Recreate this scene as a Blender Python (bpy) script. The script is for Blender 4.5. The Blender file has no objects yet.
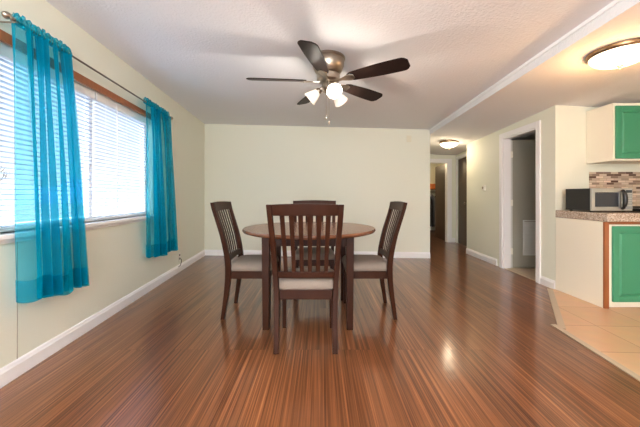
import bpy, bmesh, math, random
from mathutils import Vector, Matrix, Euler

random.seed(4)
PI = math.pi
S = bpy.context.scene
COL = S.collection

# ------------------------------------------------------------------ camera
cam_d = bpy.data.cameras.new('camera')
cam = bpy.data.objects.new('camera', cam_d)
COL.objects.link(cam)
cam.location = (0, 0, 1.05)
cam.rotation_euler = (PI / 2, 0, 0)
cam_d.sensor_width = 36.0
cam_d.lens = 36.0 * 300 / 640
cam_d.shift_y = (196 - 213.5) / 640
cam_d.clip_start = 0.02
S.camera = cam

# ------------------------------------------------------------------ world, added fill lights, exposure
SKY_LOW, SKY_HIGH = 1.15, 13.0     # hazy horizon, bright cloud higher up
world = bpy.data.worlds.new('overcast_sky')
S.world = world
world.use_nodes = True
bg = world.node_tree.nodes['Background']
bg.inputs[0].default_value = (0.88, 0.94, 1.0, 1)
_n = world.node_tree.nodes
_tc, _sp, _mr = _n.new('ShaderNodeTexCoord'), _n.new('ShaderNodeSeparateXYZ'), _n.new('ShaderNodeMapRange')
_mr.interpolation_type = 'SMOOTHSTEP'
_mr.inputs['From Min'].default_value, _mr.inputs['From Max'].default_value = 0.28, 0.46
_mr.inputs['To Min'].default_value, _mr.inputs['To Max'].default_value = SKY_LOW, SKY_HIGH
world.node_tree.links.new(_tc.outputs['Generated'], _sp.inputs[0])
world.node_tree.links.new(_sp.outputs['Z'], _mr.inputs[0])
world.node_tree.links.new(_mr.outputs[0], bg.inputs[1])


def portal(name, loc, rot, sx, sy):
    """a sampling portal in a window opening: gives off no light of its own"""
    d = bpy.data.lights.new(name, 'AREA')
    d.shape = 'RECTANGLE'
    d.size, d.size_y = sx, sy
    d.cycles.is_portal = True
    o = bpy.data.objects.new(name, d)
    COL.objects.link(o)
    o.location, o.rotation_euler = loc, rot




def area_fill(name, loc, rot, sx, sy, watts, col):
    """unseen area light added behind the viewer to fill the room"""
    d = bpy.data.lights.new(name, 'AREA')
    d.shape = 'RECTANGLE'
    d.size, d.size_y = sx, sy
    d.energy, d.color = watts, col
    o = bpy.data.objects.new(name, d)
    COL.objects.link(o)
    o.location, o.rotation_euler = loc, rot


area_fill('rear_door_fill', (-0.4, -2.62, 1.05), (math.radians(102), 0, 0), 2.5, 1.9, 110, (0.95, 0.97, 1.0))  # added daylight-toned fill in the unseen opening behind the viewer
area_fill('rear_ceiling_fill', (0.1, -1.3, 1.55), (PI, 0, 0), 0.9, 0.9, 185, (0.96, 0.98, 1.0))  # unseen light added to bounce off the ceiling; no lamp stands there
area_fill('rear_window_fill', (2.9, -2.62, 1.45), (math.radians(95), 0, 0), 1.4, 0.9, 6, (1.0, 0.96, 0.92))  # weak added fill at the unseen opening on the kitchen side
portal('side_window_portal', (-1.94, 2.525, 1.37), (0, -PI / 2, math.atan(0.0787)), 1.05, 1.75)

FAN_W, KITCHEN_W, HALL_W = 6.5, 11.0, 5.0      # watts of each fan bulb and of the two flush lights
S.view_settings.view_transform = 'Standard'
S.view_settings.look = 'None'
S.view_settings.gamma = 1
S.view_settings.use_curve_mapping = False
S.view_settings.exposure = 0.52
S.cycles.max_bounces = 10
S.cycles.diffuse_bounces = 6
S.cycles.transparent_max_bounces = 24
S.cycles.caustics_reflective = False
S.cycles.caustics_refractive = False


# ------------------------------------------------------------------ materials
def lin(r, g, b):
    f = lambda c: (c / 255 / 12.92) if c / 255 <= 0.04045 else ((c / 255 + 0.055) / 1.055) ** 2.4
    return (f(r), f(g), f(b), 1)


def mat(name, col, rough=0.5, metal=0.0, spec=0.5, coat=0.0, noise=None, bump=None):
    """principled surface; noise = (scale, amount, stretch xyz), bump = (scale, strength)"""
    m = bpy.data.materials.new(name)
    m.use_nodes = True
    nt = m.node_tree
    b = nt.nodes['Principled BSDF']
    b.inputs['Base Color'].default_value = col
    b.inputs['Roughness'].default_value = rough
    b.inputs['Metallic'].default_value = metal
    b.inputs['Specular IOR Level'].default_value = spec
    b.inputs['Coat Weight'].default_value = coat
    b.inputs['Coat Roughness'].default_value = 0.12
    tc = nt.nodes.new('ShaderNodeTexCoord')
    if noise:
        mp = nt.nodes.new('ShaderNodeMapping')
        mp.inputs['Scale'].default_value = noise[2]
        nt.links.new(tc.outputs['Object'], mp.inputs[0])
        n = nt.nodes.new('ShaderNodeTexNoise')
        n.inputs['Scale'].default_value = noise[0]
        n.inputs['Detail'].default_value = 4
        nt.links.new(mp.outputs[0], n.inputs['Vector'])
        mx = nt.nodes.new('ShaderNodeMix')
        mx.data_type = 'RGBA'
        k = noise[1]
        mx.inputs[6].default_value = [c * (1 - k) for c in col[:3]] + [1]
        mx.inputs[7].default_value = [min(1, c * (1 + k)) for c in col[:3]] + [1]
        nt.links.new(n.outputs['Fac'], mx.inputs[0])
        nt.links.new(mx.outputs[2], b.inputs['Base Color'])
    if bump:
        n2 = nt.nodes.new('ShaderNodeTexNoise')
        n2.inputs['Scale'].default_value = bump[0]
        n2.inputs['Detail'].default_value = 3
        nt.links.new(tc.outputs['Object'], n2.inputs['Vector'])
        bp = nt.nodes.new('ShaderNodeBump')
        bp.inputs['Strength'].default_value = bump[1]
        bp.inputs['Distance'].default_value = 0.01
        nt.links.new(n2.outputs['Fac'], bp.inputs['Height'])
        nt.links.new(bp.outputs[0], b.inputs['Normal'])
    return m


def emit_mat(name, col, strength):
    m = bpy.data.materials.new(name)
    m.use_nodes = True
    b = m.node_tree.nodes['Principled BSDF']
    b.inputs['Base Color'].default_value = (0.9, 0.88, 0.82, 1)
    b.inputs['Roughness'].default_value = 0.35
    b.inputs['Emission Color'].default_value = col
    b.inputs['Emission Strength'].default_value = strength
    return m


def floor_mat():
    m = bpy.data.materials.new('laminate_planks')
    m.use_nodes = True
    nt = m.node_tree
    L = nt.links.new
    b = nt.nodes['Principled BSDF']
    tc = nt.nodes.new('ShaderNodeTexCoord')
    sw = nt.nodes.new('ShaderNodeMapping')          # planks run along world y
    sw.inputs['Rotation'].default_value = (0, 0, PI / 2)
    L(tc.outputs['Object'], sw.inputs[0])
    br = nt.nodes.new('ShaderNodeTexBrick')
    br.offset = 0.37
    br.inputs['Color1'].default_value = (0, 0, 0, 1)
    br.inputs['Color2'].default_value = (1, 1, 1, 1)
    br.inputs['Mortar'].default_value = (0.5, 0.5, 0.5, 1)
    br.inputs['Scale'].default_value = 1
    br.inputs['Mortar Size'].default_value = 0.0005
    br.inputs['Mortar Smooth'].default_value = 0.2
    br.inputs['Brick Width'].default_value = 2.05
    br.offset_frequency = 3
    br.inputs['Row Height'].default_value = 0.125
    L(sw.outputs[0], br.inputs['Vector'])
    # stripes of grain: noise stretched along y, shifted per plank
    sep = nt.nodes.new('ShaderNodeSeparateXYZ')
    L(tc.outputs['Object'], sep.inputs[0])
    off = nt.nodes.new('ShaderNodeMath'); off.operation = 'MULTIPLY_ADD'
    L(br.outputs['Color'], off.inputs[0]); off.inputs[1].default_value = 7.3
    L(sep.outputs['X'], off.inputs[2])

    def grain(sx, sy, detail):
        cmb = nt.nodes.new('ShaderNodeCombineXYZ')
        a = nt.nodes.new('ShaderNodeMath'); a.operation = 'MULTIPLY'
        L(off.outputs[0], a.inputs[0]); a.inputs[1].default_value = sx
        c = nt.nodes.new('ShaderNodeMath'); c.operation = 'MULTIPLY'
        L(sep.outputs['Y'], c.inputs[0]); c.inputs[1].default_value = sy
        L(a.outputs[0], cmb.inputs[0]); L(c.outputs[0], cmb.inputs[1])
        n = nt.nodes.new('ShaderNodeTexNoise')
        n.inputs['Scale'].default_value = 1
        n.inputs['Detail'].default_value = detail
        n.inputs['Roughness'].default_value = 0.6
        L(cmb.outputs[0], n.inputs['Vector'])
        return n
    g1, g2 = grain(120, 0.8, 3), grain(40, 0.5, 2)
    add = nt.nodes.new('ShaderNodeMath'); add.operation = 'MULTIPLY_ADD'
    L(g2.outputs['Fac'], add.inputs[0]); add.inputs[1].default_value = 0.42
    mul = nt.nodes.new('ShaderNodeMath'); mul.operation = 'MULTIPLY'
    L(g1.outputs['Fac'], mul.inputs[0]); mul.inputs[1].default_value = 0.68
    L(mul.outputs[0], add.inputs[2])
    add2 = nt.nodes.new('ShaderNodeMath'); add2.operation = 'MULTIPLY_ADD'
    L(br.outputs['Color'], add2.inputs[0]); add2.inputs[1].default_value = 0.07
    L(add.outputs[0], add2.inputs[2])
    cr = nt.nodes.new('ShaderNodeValToRGB')
    e = cr.color_ramp.elements
    e[0].position = 0.40; e[0].color = lin(62, 36, 22)
    e[1].position = 0.80; e[1].color = lin(164, 109, 70)
    x = e.new(0.53); x.color = lin(98, 58, 34)
    x = e.new(0.66); x.color = lin(124, 77, 47)
    L(add2.outputs[0], cr.inputs[0])
    dk = nt.nodes.new('ShaderNodeMix'); dk.data_type = 'RGBA'
    L(br.outputs['Fac'], dk.inputs[0])
    L(cr.outputs[0], dk.inputs[6]); dk.inputs[7].default_value = lin(60, 30, 20)
    L(dk.outputs[2], b.inputs['Base Color'])
    b.inputs['Roughness'].default_value = 0.15
    b.inputs['Specular IOR Level'].default_value = 0.35
    b.inputs['Coat Weight'].default_value = 0.45
    b.inputs['Coat Roughness'].default_value = 0.28
    # planks lie very slightly uneven
    wv = nt.nodes.new('ShaderNodeTexNoise')
    wv.inputs['Scale'].default_value = 3.0
    L(tc.outputs['Object'], wv.inputs['Vector'])
    hb = nt.nodes.new('ShaderNodeMath'); hb.operation = 'MULTIPLY_ADD'
    L(g1.outputs['Fac'], hb.inputs[0]); hb.inputs[1].default_value = 0.03
    L(wv.outputs['Fac'], hb.inputs[2])
    bp = nt.nodes.new('ShaderNodeBump')
    bp.inputs['Strength'].default_value = 0.12
    bp.inputs['Distance'].default_value = 0.02
    L(hb.outputs[0], bp.inputs['Height'])
    L(bp.outputs[0], b.inputs['Normal'])
    return m


def tile_mat(name, c1, c2, grout, w, h, mortar, rough, offset=0.0, axes='XY', freq=2, bias=0.0, rot=0.0):
    m = bpy.data.materials.new(name)
    m.use_nodes = True
    nt = m.node_tree
    L = nt.links.new
    b = nt.nodes['Principled BSDF']
    tc = nt.nodes.new('ShaderNodeTexCoord')
    sp = nt.nodes.new('ShaderNodeSeparateXYZ'); L(tc.outputs['Object'], sp.inputs[0])
    cb = nt.nodes.new('ShaderNodeCombineXYZ')
    L(sp.outputs[axes[0]], cb.inputs[0]); L(sp.outputs[axes[1]], cb.inputs[1])
    mp = nt.nodes.new('ShaderNodeMapping'); mp.inputs['Rotation'].default_value = (0, 0, rot)
    L(cb.outputs[0], mp.inputs[0])
    br = nt.nodes.new('ShaderNodeTexBrick')
    br.offset = offset; br.offset_frequency = freq
    br.inputs['Color1'].default_value = c1
    br.inputs['Color2'].default_value = c2
    br.inputs['Mortar'].default_value = grout
    br.inputs['Scale'].default_value = 1
    br.inputs['Mortar Size'].default_value = mortar
    br.inputs['Brick Width'].default_value = w
    br.inputs['Row Height'].default_value = h
    br.inputs['Bias'].default_value = bias
    L(mp.outputs[0], br.inputs['Vector'])
    n = nt.nodes.new('ShaderNodeTexNoise'); n.inputs['Scale'].default_value = 9; n.inputs['Detail'].default_value = 5
    L(tc.outputs['Object'], n.inputs['Vector'])
    mx = nt.nodes.new('ShaderNodeMix'); mx.data_type = 'RGBA'; mx.blend_type = 'MULTIPLY'
    mx.inputs[0].default_value = 0.35
    L(br.outputs['Color'], mx.inputs[6]); L(n.outputs['Color'], mx.inputs[7])
    hs = nt.nodes.new('ShaderNodeMix'); hs.data_type = 'RGBA'; hs.inputs[0].default_value = 0.6
    L(mx.outputs[2], hs.inputs[7]); L(br.outputs['Color'], hs.inputs[6])
    L(hs.outputs[2], b.inputs['Base Color'])
    b.inputs['Roughness'].default_value = rough
    bp = nt.nodes.new('ShaderNodeBump'); bp.inputs['Strength'].default_value = 0.3; bp.inputs['Distance'].default_value = 0.003
    bp.invert = True
    L(br.outputs['Fac'], bp.inputs['Height']); L(bp.outputs[0], b.inputs['Normal'])
    return m


def sheer_mat():
    m = bpy.data.materials.new('turquoise_sheer')
    m.use_nodes = True
    nt = m.node_tree
    L = nt.links.new
    nt.nodes.remove(nt.nodes['Principled BSDF'])
    out = nt.nodes['Material Output']
    tr = nt.nodes.new('ShaderNodeBsdfTransparent'); tr.inputs[0].default_value = (0.50, 0.88, 0.95, 1)
    df = nt.nodes.new('ShaderNodeBsdfDiffuse'); df.inputs[0].default_value = lin(0, 158, 184)
    tl = nt.nodes.new('ShaderNodeBsdfTranslucent'); tl.inputs[0].default_value = lin(0, 180, 210)
    m1 = nt.nodes.new('ShaderNodeMixShader'); m1.inputs[0].default_value = 0.5
    L(df.outputs[0], m1.inputs[1]); L(tl.outputs[0], m1.inputs[2])
    m2 = nt.nodes.new('ShaderNodeMixShader')
    # a thin weave: the more it slants away, the more thread lies in the line of sight
    lw = nt.nodes.new('ShaderNodeLayerWeight'); lw.inputs['Blend'].default_value = 0.5
    mr = nt.nodes.new('ShaderNodeMapRange')
    mr.inputs['To Min'].default_value = 0.28; mr.inputs['To Max'].default_value = 1.0
    L(lw.outputs['Facing'], mr.inputs[0])
    L(mr.outputs[0], m2.inputs[0])
    L(tr.outputs[0], m2.inputs[1]); L(m1.outputs[0], m2.inputs[2])
    L(m2.outputs[0], out.inputs[0])
    return m


def pane_mat():
    m = bpy.data.materials.new('window_glass')
    m.use_nodes = True
    nt = m.node_tree
    L = nt.links.new
    nt.nodes.remove(nt.nodes['Principled BSDF'])
    out = nt.nodes['Material Output']
    tr = nt.nodes.new('ShaderNodeBsdfTransparent'); tr.inputs[0].default_value = (0.96, 0.98, 0.98, 1)
    gl = nt.nodes.new('ShaderNodeBsdfGlossy'); gl.inputs['Roughness'].default_value = 0.02
    mx = nt.nodes.new('ShaderNodeMixShader'); mx.inputs[0].default_value = 0.06
    L(tr.outputs[0], mx.inputs[1]); L(gl.outputs[0], mx.inputs[2]); L(mx.outputs[0], out.inputs[0])
    return m


def granite_mat():
    m = mat('granite_laminate', lin(170, 150, 135), 0.25)
    nt = m.node_tree
    b = nt.nodes['Principled BSDF']
    tc = nt.nodes.new('ShaderNodeTexCoord')
    v = nt.nodes.new('ShaderNodeTexVoronoi'); v.inputs['Scale'].default_value = 130
    nt.links.new(tc.outputs['Object'], v.inputs['Vector'])
    cr = nt.nodes.new('ShaderNodeValToRGB')
    e = cr.color_ramp.elements
    e[0].position = 0.1; e[0].color = lin(120, 104, 94)
    e[1].position = 0.9; e[1].color = lin(205, 192, 178)
    x = e.new(0.45); x.color = lin(170, 150, 135)
    nt.links.new(v.outputs['Color'], cr.inputs[0])
    nt.links.new(cr.outputs[0], b.inputs['Base Color'])
    return m


M = {}
M['wall'] = mat('wall_paint', lin(226, 227, 212), 0.55, spec=0.35, bump=(90, 0.12))
M['ceiling'] = mat('ceiling_texture', lin(230, 230, 233), 0.8, spec=0.2, bump=(60, 0.55))
M['trim'] = mat('white_trim', lin(240, 239, 240), 0.35)
M['floor'] = floor_mat()
M['tile'] = tile_mat('kitchen_tile', lin(214, 174, 136), lin(202, 160, 122), lin(168, 130, 100), 0.42, 0.42, 0.004, 0.28, rot=0.05)
M['tile2'] = tile_mat('laundry_tile', lin(205, 185, 160), lin(195, 174, 150), lin(160, 140, 120), 0.3, 0.3, 0.004, 0.35)
M['mosaic'] = tile_mat('mosaic', lin(232, 208, 186), lin(78, 44, 30), lin(170, 145, 125), 0.082, 0.024, 0.0018, 0.22, offset=0.43, axes='XZ')
M['strip'] = mat('transition_strip', lin(176, 158, 138), 0.4, noise=(30, 0.08, (1, 1, 1)))
M['wood'] = mat('espresso_wood', lin(50, 25, 14), 0.36, spec=0.10, noise=(14, 0.35, (1, 1, 0.12)))
M['top'] = mat('table_top_wood', lin(108, 68, 46), 0.24, noise=(10, 0.3, (0.25, 3, 1)))
M['oak'] = mat('oak_stain', lin(150, 88, 48), 0.35, noise=(14, 0.3, (1, 6, 0.4)))
M['fabric'] = mat('taupe_fabric', lin(130, 117, 106), 0.85, spec=0.2, noise=(160, 0.12, (1, 1, 1)), bump=(400, 0.2))
M['sheer'] = sheer_mat()
M['glass'] = pane_mat()
M['vinyl'] = mat('white_vinyl', lin(240, 242, 244), 0.4)
M['slat'] = mat('blind_slat', lin(196, 206, 222), 0.6, spec=0.2)
_b = M['slat'].node_tree
_t = _b.nodes.new('ShaderNodeBsdfTranslucent'); _t.inputs[0].default_value = lin(236, 240, 246)
_x = _b.nodes.new('ShaderNodeMixShader'); _x.inputs[0].default_value = 0.02
_b.links.new(_b.nodes['Principled BSDF'].outputs[0], _x.inputs[1]); _b.links.new(_t.outputs[0], _x.inputs[2])
_b.links.new(_x.outputs[0], _b.nodes['Material Output'].inputs[0])
M['nickel'] = mat('brushed_nickel', lin(168, 156, 142), 0.28, 1.0)
M['rodm'] = mat('pewter', lin(118, 108, 98), 0.35, 1.0)
M['seam'] = mat('seam_paint', lin(168, 160, 142), 0.6)
M['bronze'] = mat('antique_brass', lin(140, 112, 84), 0.3, 1.0)
M['blade'] = mat('fan_blade', lin(36, 25, 22), 0.36, spec=0.06, noise=(16, 0.25, (0.3, 3, 1)))
M['steel'] = mat('stainless', lin(196, 192, 188), 0.3, 1.0, noise=(20, 0.06, (0.2, 1, 8)))
M['black'] = mat('black_plastic', lin(22, 22, 24), 0.3)
M['blackm'] = mat('black_metal', lin(20, 19, 20), 0.45)
M['darkglass'] = mat('oven_glass', lin(52, 54, 60), 0.12)
M['panel'] = mat('control_panel', lin(150, 152, 154), 0.35)
M['cream'] = mat('cream_laminate', lin(238, 232, 216), 0.45)
M['green'] = mat('green_paint', lin(60, 140, 104), 0.32)
M['granite'] = granite_mat()
M['door'] = mat('dark_door_veneer', lin(52, 29, 19), 0.4, spec=0.2, noise=(12, 0.3, (4, 4, 0.4)))
M['door2'] = mat('brown_door_veneer', lin(82, 64, 42), 0.42, spec=0.2, noise=(12, 0.18, (4, 4, 0.4)))
M['greydoor'] = mat('grey_door_paint', lin(150, 146, 134), 0.5)
M['grille'] = mat('grille_paint', lin(206, 206, 204), 0.45)
M['plate'] = mat('painted_plate', lin(222, 218, 196), 0.5)
M['ivory'] = mat('ivory_plastic', lin(236, 232, 222), 0.4)
M['orange'] = mat('orange_cardboard', lin(206, 118, 60), 0.7)
M['shirt'] = mat('charcoal_cloth', lin(30, 30, 36), 0.9)
M['shirt2'] = mat('grey_cloth', lin(120, 124, 134), 0.9)
M['hill_haze'] = mat('hillside', lin(70, 80, 112), 0.95, noise=(0.25, 0.35, (1, 1, 1)))  # the haze of distance is put into the hill's blue colour
M['ground'] = mat('lawn', lin(60, 62, 66), 0.95, noise=(1.5, 0.2, (1, 1, 1)))
M['bark'] = mat('bark', lin(110, 96, 86), 0.9)
M['shade'] = emit_mat('frosted_shade', (1.0, 0.80, 0.58, 1), 0.35)
M['bulb'] = emit_mat('lit_bulb', (1.0, 0.88, 0.70, 1), 5.0)
M['bowl'] = emit_mat('kitchen_bowl_glass', (1.0, 0.78, 0.50, 1), 1.6)
M['bowl2'] = emit_mat('hall_bowl_glass', (1.0, 0.84, 0.62, 1), 2.5)


# ------------------------------------------------------------------ helpers
class MB:
    """collects shapes and links them as ONE mesh object"""

    def __init__(self):
        self.bm = bmesh.new()

    def box(self, x0, x1, y0, y1, z0, z1, mtx=None):
        ps = [(x, y, z) for z in (z0, z1) for y in (y0, y1) for x in (x0, x1)]
        v = [self.bm.verts.new(mtx @ Vector(p) if mtx else p) for p in ps]
        for f in ((0, 2, 3, 1), (4, 5, 7, 6), (0, 1, 5, 4), (2, 6, 7, 3), (0, 4, 6, 2), (1, 3, 7, 5)):
            self.bm.faces.new([v[i] for i in f])
        return self

    def hexa(self, pts):
        """eight corners: bottom 4 counter-clockwise, then top 4"""
        v = [self.bm.verts.new(p) for p in pts]
        for f in ((3, 2, 1, 0), (4, 5, 6, 7), (0, 1, 5, 4), (1, 2, 6, 5), (2, 3, 7, 6), (3, 0, 4, 7)):
            self.bm.faces.new([v[i] for i in f])
        return self

    def prism(self, poly, z0, z1, mtx=None):
        f = lambda p, z: (mtx @ Vector((p[0], p[1], z))) if mtx else (p[0], p[1], z)
        a = [self.bm.verts.new(f(p, z0)) for p in poly]
        b = [self.bm.verts.new(f(p, z1)) for p in poly]
        n = len(poly)
        self.bm.faces.new(a[::-1]); self.bm.faces.new(b)
        for i in range(n):
            self.bm.faces.new((a[i], a[(i + 1) % n], b[(i + 1) % n], b[i]))
        return self

    def lathe(self, prof, n=32, mtx=None, close=False):
        rings = []
        for r, z in prof:
            ring = []
            for i in range(n):
                p = Vector((r * math.cos(2 * PI * i / n), r * math.sin(2 * PI * i / n), z))
                ring.append(self.bm.verts.new(mtx @ p if mtx else p))
            rings.append(ring)
        m = len(rings)
        for k in range(m if close else m - 1):
            a, b = rings[k], rings[(k + 1) % m]
            for i in range(n):
                self.bm.faces.new((a[i], a[(i + 1) % n], b[(i + 1) % n], b[i]))
        if not close:
            if prof[0][0] > 1e-5:
                self.bm.faces.new(rings[0][::-1])
            if prof[-1][0] > 1e-5:
                self.bm.faces.new(rings[-1])
        return self

    def tube(self, path, r, n=10):
        path = [Vector(p) for p in path]
        rings = []
        for i, p in enumerate(path):
            t = (path[min(i + 1, len(path) - 1)] - path[max(i - 1, 0)]).normalized()
            up = Vector((0, 0, 1)) if abs(t.z) < 0.9 else Vector((1, 0, 0))
            a = t.cross(up).normalized(); b = t.cross(a)
            rr = r[i] if isinstance(r, (list, tuple)) else r
            rings.append([self.bm.verts.new(p + rr * (math.cos(2 * PI * k / n) * a + math.sin(2 * PI * k / n) * b)) for k in range(n)])
        for a, b in zip(rings, rings[1:]):
            for i in range(n):
                self.bm.faces.new((a[i], a[(i + 1) % n], b[(i + 1) % n], b[i]))
        self.bm.faces.new(rings[0][::-1]); self.bm.faces.new(rings[-1])
        return self

    def bar(self, path, wx, wy):
        """a bar standing up: rectangular section wx by wy (numbers or one per point) along path"""
        rings = []
        for i, p in enumerate(path):
            a = (wx[i] if isinstance(wx, (list, tuple)) else wx) / 2
            b = (wy[i] if isinstance(wy, (list, tuple)) else wy) / 2
            rings.append([self.bm.verts.new((p[0] + sx * a, p[1] + sy * b, p[2])) for sx, sy in ((-1, -1), (1, -1), (1, 1), (-1, 1))])
        for a, b in zip(rings, rings[1:]):
            for i in range(4):
                self.bm.faces.new((a[i], a[(i + 1) % 4], b[(i + 1) % 4], b[i]))
        self.bm.faces.new(rings[0][::-1]); self.bm.faces.new(rings[-1])
        return self

    def grid(self, f, nu, nv):
        g = [[self.bm.verts.new(f(i / nu, j / nv)) for i in range(nu + 1)] for j in range(nv + 1)]
        for j in range(nv):
            for i in range(nu):
                self.bm.faces.new((g[j][i], g[j][i + 1], g[j + 1][i + 1], g[j + 1][i]))
        return self

    def build(self, name, material, parent=None, bevel=0.0, smooth=False, subsurf=0, label=None, normals=True, seg=2):
        if normals:
            bmesh.ops.recalc_face_normals(self.bm, faces=self.bm.faces)
        me = bpy.data.meshes.new(name)
        self.bm.to_mesh(me); self.bm.free()
        me.materials.append(material)
        if smooth:
            for p in me.polygons:
                p.use_smooth = True
        o = bpy.data.objects.new(name, me)
        COL.objects.link(o)
        if parent is not None:
            o.parent = parent
        if bevel:
            b = o.modifiers.new('bevel', 'BEVEL')
            b.width = bevel; b.segments = seg; b.limit_method = 'ANGLE'; b.angle_limit = math.radians(40)
        if subsurf:
            s = o.modifiers.new('subsurf', 'SUBSURF'); s.levels = s.render_levels = subsurf
        if smooth:
            me.set_sharp_from_angle(angle=math.radians(45)) if hasattr(me, 'set_sharp_from_angle') else None
        if label:
            o['label'] = label
        return o


def thing(name, label, cat, loc=(0, 0, 0), rz=0.0, group=None, kind=None):
    o = bpy.data.objects.new(name, None)
    COL.objects.link(o)
    o.empty_display_size = 0.05
    o.location = loc
    o.rotation_euler = (0, 0, rz)
    return tag(o, label, cat, group, kind)


def tag(o, label, cat, group=None, kind=None):
    o['label'] = label
    o['category'] = cat
    if group: o['group'] = group
    if kind: o['kind'] = kind
    return o


def dup(root, loc, rz, label):
    r = root.copy(); COL.objects.link(r)
    r.location = loc; r.rotation_euler = (0, 0, rz); r['label'] = label
    for ch in list(root.children):
        c = ch.copy(); COL.objects.link(c); c.parent = r
        for g in list(ch.children):
            d = g.copy(); COL.objects.link(d); d.parent = c
    return r


def struct(o, label, cat):
    return tag(o, label, cat, None, 'structure')


def wall(name, p0, p1, z1, label, holes=(), thick=0.12, z0=0.0, material=None):
    """a wall from p0 to p1; the room is on the right of that direction. holes: (s0, s1, z0, z1) along it"""
    d = Vector((p1[0] - p0[0], p1[1] - p0[1])); n = d.length
    xs = sorted({0.0, n} | {h[0] for h in holes} | {h[1] for h in holes})
    zs = sorted({z0, z1} | {h[2] for h in holes} | {h[3] for h in holes})
    mb = MB()
    for a, b in zip(xs, xs[1:]):
        for c, e in zip(zs, zs[1:]):
            mx, mz = (a + b) / 2, (c + e) / 2
            if any(h[0] < mx < h[1] and h[2] < mz < h[3] for h in holes):
                continue
            mb.box(a, b, 0, thick, c, e)
    o = mb.build(name, material or M['wall'])
    o.location = (p0[0], p0[1], 0)
    o.rotation_euler = (0, 0, math.atan2(d.y, d.x))
    return struct(o, label, 'wall')


def base_profile(p0, p1, h=0.1, t=0.014):
    """a skirting board along p0-p1, the room on its right"""
    d = Vector((p1[0] - p0[0], p1[1] - p0[1])); n = d.length
    mb = MB()
    prof = [(0, 0), (-t, 0), (-t, h * 0.72), (-t * 0.75, h * 0.80), (-t * 0.55, h * 0.92), (-t * 0.25, h), (0, h)]
    a = [mb.bm.verts.new((0, y, z)) for y, z in prof]
    b = [mb.bm.verts.new((n, y, z)) for y, z in prof]
    k = len(prof)
    mb.bm.faces.new(a); mb.bm.faces.new(b[::-1])
    for i in range(k):
        mb.bm.faces.new((a[i], b[i], b[(i + 1) % k], a[(i + 1) % k]))
    return mb, (p0[0], p0[1], 0), math.atan2(d.y, d.x)


def baseboard(name, p0, p1, label):
    mb, loc, rz = base_profile(p0, p1)
    o = mb.build(name, M['trim'])
    o.location = loc; o.rotation_euler = (0, 0, rz)
    return struct(o, label, 'baseboard')


LX = lambda y: -1.629 - 0.0787 * y          # the left wall's face
BX = lambda y: 1.709 + 0.0451 * (y - 1.745)  # the beam's line
HX = lambda y: 2.635 + 0.0262 * (y - 3.358)  # the hall wall's face
RZL = math.atan(0.0787)                      # turn of the left wall
RY = -2.6

# ------------------------------------------------------------------ structure: floors
o = MB().box(-2.6, 4.9, RY - 0.3, 9.5, -0.1, 0).build('floor', M['floor'])
struct(o, 'glossy reddish brown striped laminate plank floor', 'floor')
tile_poly = [(2.645, 3.40), (2.60, 3.385), (1.88, 2.36), (1.45, RY), (4.6, RY), (4.6, 3.40)]
o = MB().prism(tile_poly, 0.0005, 0.006).build('floor_kitchen', M['tile'])
struct(o, 'peach ceramic tile floor of the kitchen', 'floor')
o = MB().prism([(HX(3.45) + .02, 3.45), (4.6, 3.45), (4.6, 5.4), (HX(5.4) + .02, 5.4)], 0.0005, 0.005).build('floor_laundry', M['tile2'])
struct(o, 'beige tile floor behind the open grey door', 'floor')


def strip(name, p0, p1, w, label, m=M['strip'], h=0.009):
    d = Vector((p1[0] - p0[0], p1[1] - p0[1])); n = d.length
    o = MB().box(0, n, -w / 2, w / 2, 0.0005, h).build(name, m, bevel=0.003)
    o.location = (p0[0], p0[1], 0); o.rotation_euler = (0, 0, math.atan2(d.y, d.x))
    return struct(o, label, 'trim')


strip('trim_1', (2.59, 3.38), (1.905, 2.36), 0.05, 'short tan transition strip running to the hall wall corner')
strip('trim_2', (1.895, 2.44), (1.44, RY), 0.045, 'long tan transition strip between tile and laminate floor')
strip('trim_3', (HX(4.355) + .06, 4.355), (HX(3.66) + .06, 3.66), 0.11, 'pale threshold under the white doorway casing', M['tile2'], 0.006)

# ------------------------------------------------------------------ structure: walls
WH = 2.5
k = math.hypot(1, 0.0787)
y_a, y_b, zs_, zh_ = 1.65, 3.40, 0.84, 1.912   # the window opening
wall('wall_left', (LX(RY), RY), (LX(5.32), 5.32), WH, 'beige left wall with the window',
     [((y_a - RY) * k, (y_b - RY) * k, zs_, zh_)])
wall('wall_back', (LX(5.32), 5.32), (1.859, 5.07), WH, 'pale cream wall behind the dining table')
wall('wall_kitchen', (2.635, 3.358), (4.7, 3.358), WH, 'cream kitchen wall behind the microwave', thick=0.1)
hl = lambda y: (5.5 - y) * math.hypot(1, 0.0262)
wall('wall_hall', (HX(5.5), 5.5), (HX(3.458), 3.458), WH, 'cream hall wall with the thermostat and white doorway',
     [(hl(4.36), hl(3.655), 0.0, 1.885)], thick=0.1)
wall('wall_laundry', (4.6, 5.5), (2.69, 5.5), WH, 'wall at the end of the laundry room', thick=0.1)
sd = math.hypot(0.17, 1.32)
wall('wall_hall_side', (3.09, 6.82), (2.92, 5.5), WH, 'pale green hall wall with the closed brown door',
     [((6.82 - 6.70) / 1.32 * sd, (6.82 - 6.09) / 1.32 * sd, 0.0, 1.86)])
wall('wall_hall_end', (0.9, 6.82), (3.7, 6.82), WH, 'pale green wall at the end of the hall',
     [(2.19 - .9, 2.905 - .9, 0.0, 1.81)])
wall('wall_hall_inner', (1.86, 5.19), (1.86, 6.82), WH, 'hall wall behind the end of the dining room wall')
wall('wall_bedroom_back', (0.9, 9.2), (3.7, 9.2), WH, 'cream wall of the room past the hall')
wall('wall_bedroom_right', (3.6, 9.2), (3.6, 6.94), WH, 'right wall of the room past the hall')
wall('wall_bedroom_left', (1.0, 6.94), (1.0, 9.2), WH, 'left wall of the room past the hall')
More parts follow.
